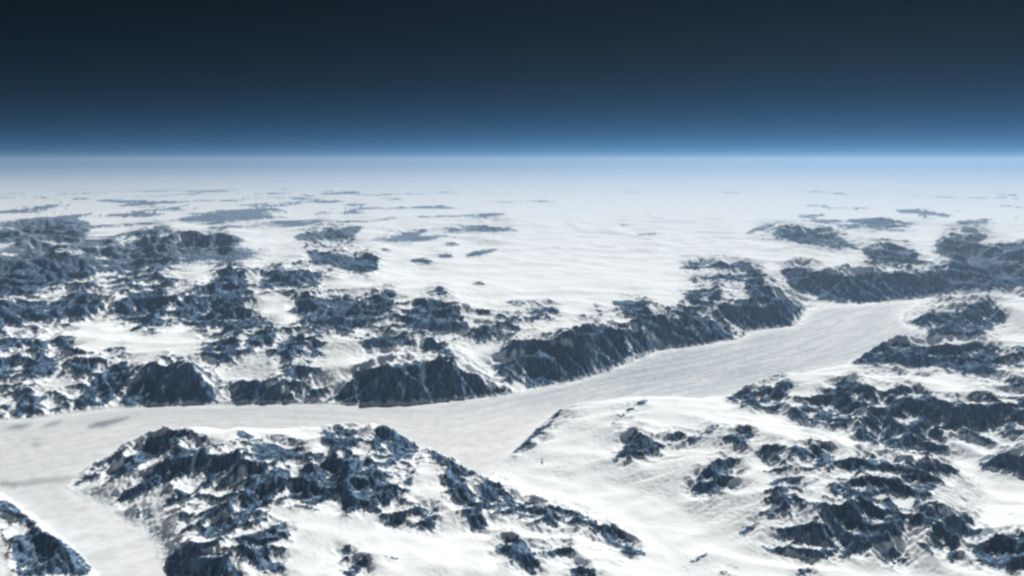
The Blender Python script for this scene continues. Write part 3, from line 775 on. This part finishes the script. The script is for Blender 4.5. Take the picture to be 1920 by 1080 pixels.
def sheet(name, faces, mat, attrs):
    used, inv = np.unique(faces, return_inverse=True)
    inv = inv.reshape(-1)
    me = bpy.data.meshes.new(name)
    me.vertices.add(len(used)); me.vertices.foreach_set('co', Pf[used].ravel())
    me.loops.add(len(inv)); me.loops.foreach_set('vertex_index', inv.astype(np.int32))
    nf = len(faces)
    me.polygons.add(nf)
    me.polygons.foreach_set('loop_start', np.arange(0, nf * 4, 4, dtype=np.int32))
    me.update(calc_edges=True)
    me.polygons.foreach_set('use_smooth', np.ones(nf, bool))
    for an, arr in attrs.items():
        a = me.attributes.new(an, 'FLOAT', 'POINT')
        a.data.foreach_set('value', arr.reshape(-1)[used].astype(np.float32))
    me.materials.append(mat)
    me.normals_split_custom_set_from_vertices(Nf[used])
    ob = bpy.data.objects.new(name, me)
    scene.collection.objects.link(ob)
    return ob

def tag(o, label, cat, kind='structure', group=None):
    o['label'] = label; o['category'] = cat; o['kind'] = kind
    if group:
        o['group'] = group

LABELS = {
 'corner': 'dark mountain shoulder cut off by the bottom left corner of the picture',
 'ribbed': 'large foreground massif with dark ribs running down its left flank to the snow valley',
 'dome': 'smooth white snow dome in the middle with few bare rock streaks, beside the glacier',
 'peaked': 'broad snowy massif with patchy grey crags at the lower right of the picture',
 'corner_right': 'dark rocky peak cut off by the bottom right corner of the picture',
 'crag': 'small dark crag at the right edge above the snow basin',
 'barred': 'long grey mountain wall streaked with snow gullies under a flat white top, right of the dome',
 'shelf': 'low dark cliff with white shelf above it, at the right edge below the rounded island hill',
 'island': 'rounded blue-grey hill rising alone from the upper glacier near the right edge',
 'far_plateau': 'low white snow shelf behind the rounded hill at the right edge',
 'far_wall': 'long straight blue cliff wall behind the upper glacier at the far right',
 'twin_headland': 'blue headland with steep front where the glacier bends, next to the white side corridor',
 'spurred': 'row of pointed blue spurs with snowy tops lining the glacier right of the blunt headland',
 'blunt': 'blunt blue headland with pale left flank above the glacier bend in the middle',
 'long_headland': 'long dark headland with pointed right end standing at the glacier edge, left of the middle',
 'upper_butte': 'rounded blue butte on the snow plateau above the long dark headland',
 'small_butte': 'small grey butte between the rounded blue butte and the blunt headland',
 'teeth': 'cluster of small dark crags split by bright snow between the black wall and long headland',
 'dark_wall': 'black wall with triangular faces standing at the glacier edge on the left',
 'left_wall': 'snow-streaked lavender slope with dark patches at the left edge above the glacier',
 'dark_range': 'dark teal range with tall central peak behind the pale snow belt on the left',
 'cirque_range': 'blue range around a bright snow bowl, right of the tall teal peak',
 'teal_range': 'farther dark blue range at the left edge below the hazy streaks',
 'violet_hill': 'small violet-blue hill on the snow behind the bright bowl',
 'far_ridge_left': 'faint far blue ridge left of the wide white plateau',
 'far_ridge_right': 'faint far grey ridge tapering to the right across the plateau on the right',
 'far_shoulder': 'faint far blue shoulder at the right edge above the long cliff wall',
}
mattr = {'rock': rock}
f = quads[freg == 0]
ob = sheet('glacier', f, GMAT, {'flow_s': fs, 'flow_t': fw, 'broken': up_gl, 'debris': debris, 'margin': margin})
tag(ob, 'wide pale grey valley glacier curving from the right across the whole picture', 'glacier')
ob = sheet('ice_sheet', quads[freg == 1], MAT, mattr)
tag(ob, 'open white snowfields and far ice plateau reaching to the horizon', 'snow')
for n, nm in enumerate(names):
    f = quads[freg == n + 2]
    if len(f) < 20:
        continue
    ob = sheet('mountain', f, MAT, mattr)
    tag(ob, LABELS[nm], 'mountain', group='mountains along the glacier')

for n, (_, lb) in enumerate(OUTCROPS):
    f = quads[freg == 100 + n]
    if len(f) < 4:
        continue
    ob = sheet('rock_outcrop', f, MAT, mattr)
    tag(ob, lb, 'outcrop', group='rock outcrops on the ice plateau')

# snow-covered ground that carries all of it, out to the horizon on every side
me = bpy.data.meshes.new('ground')
na = 128
rad = [0.0, 15000.0, 100000.0, 2498000.0]
vv = [(0, 0, -60.0)]; ff = []
for r in rad[1:]:
    vv += [(r * math.cos(2 * math.pi * a / na), r * math.sin(2 * math.pi * a / na), -60.0) for a in range(na)]
for a in range(na):
    ff.append((0, 1 + a, 1 + (a + 1) % na))
for k in range(2):
    for a in range(na):
        b = (a + 1) % na
        ff.append((1 + k * na + a, 1 + (k + 1) * na + a, 1 + (k + 1) * na + b, 1 + k * na + b))
me.from_pydata(vv, [], ff)
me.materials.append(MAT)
ob = bpy.data.objects.new('ground', me); scene.collection.objects.link(ob)
tag(ob, 'snow covered ground under the mountains and glacier', 'ground')

# ------------------------------------------------------------------ haze
hm = bpy.data.materials.new('haze'); hm.use_nodes = True
ht = hm.node_tree
for n in list(ht.nodes):
    if n.type != 'OUTPUT_MATERIAL':
        ht.nodes.remove(n)
pv = ht.nodes.new('ShaderNodeVolumePrincipled')
pv.inputs['Color'].default_value = (0.215, 0.335, 0.52, 1)
pv.inputs['Absorption Color'].default_value = (0.0, 0.0, 0.0, 1)
pv.inputs['Density'].default_value = 3.1e-6
pv.inputs['Anisotropy'].default_value = 0.52
ht.links.new(pv.outputs[0], [n for n in ht.nodes if n.type == 'OUTPUT_MATERIAL'][0].inputs['Volume'])
s, zb, zt = 2520000.0, -90.0, 11800.0
me = bpy.data.meshes.new('haze')
me.from_pydata([(x, y, z) for z in (zb, zt) for x, y in ((-s, -s), (s, -s), (s, s), (-s, s))], [],
               [(3, 2, 1, 0), (4, 5, 6, 7), (0, 1, 5, 4), (1, 2, 6, 5), (2, 3, 7, 6), (3, 0, 4, 7)])
me.materials.append(hm)
ob = bpy.data.objects.new('haze', me); scene.collection.objects.link(ob)
tag(ob, 'thin blue haze filling the air over the ice', 'haze', 'stuff')
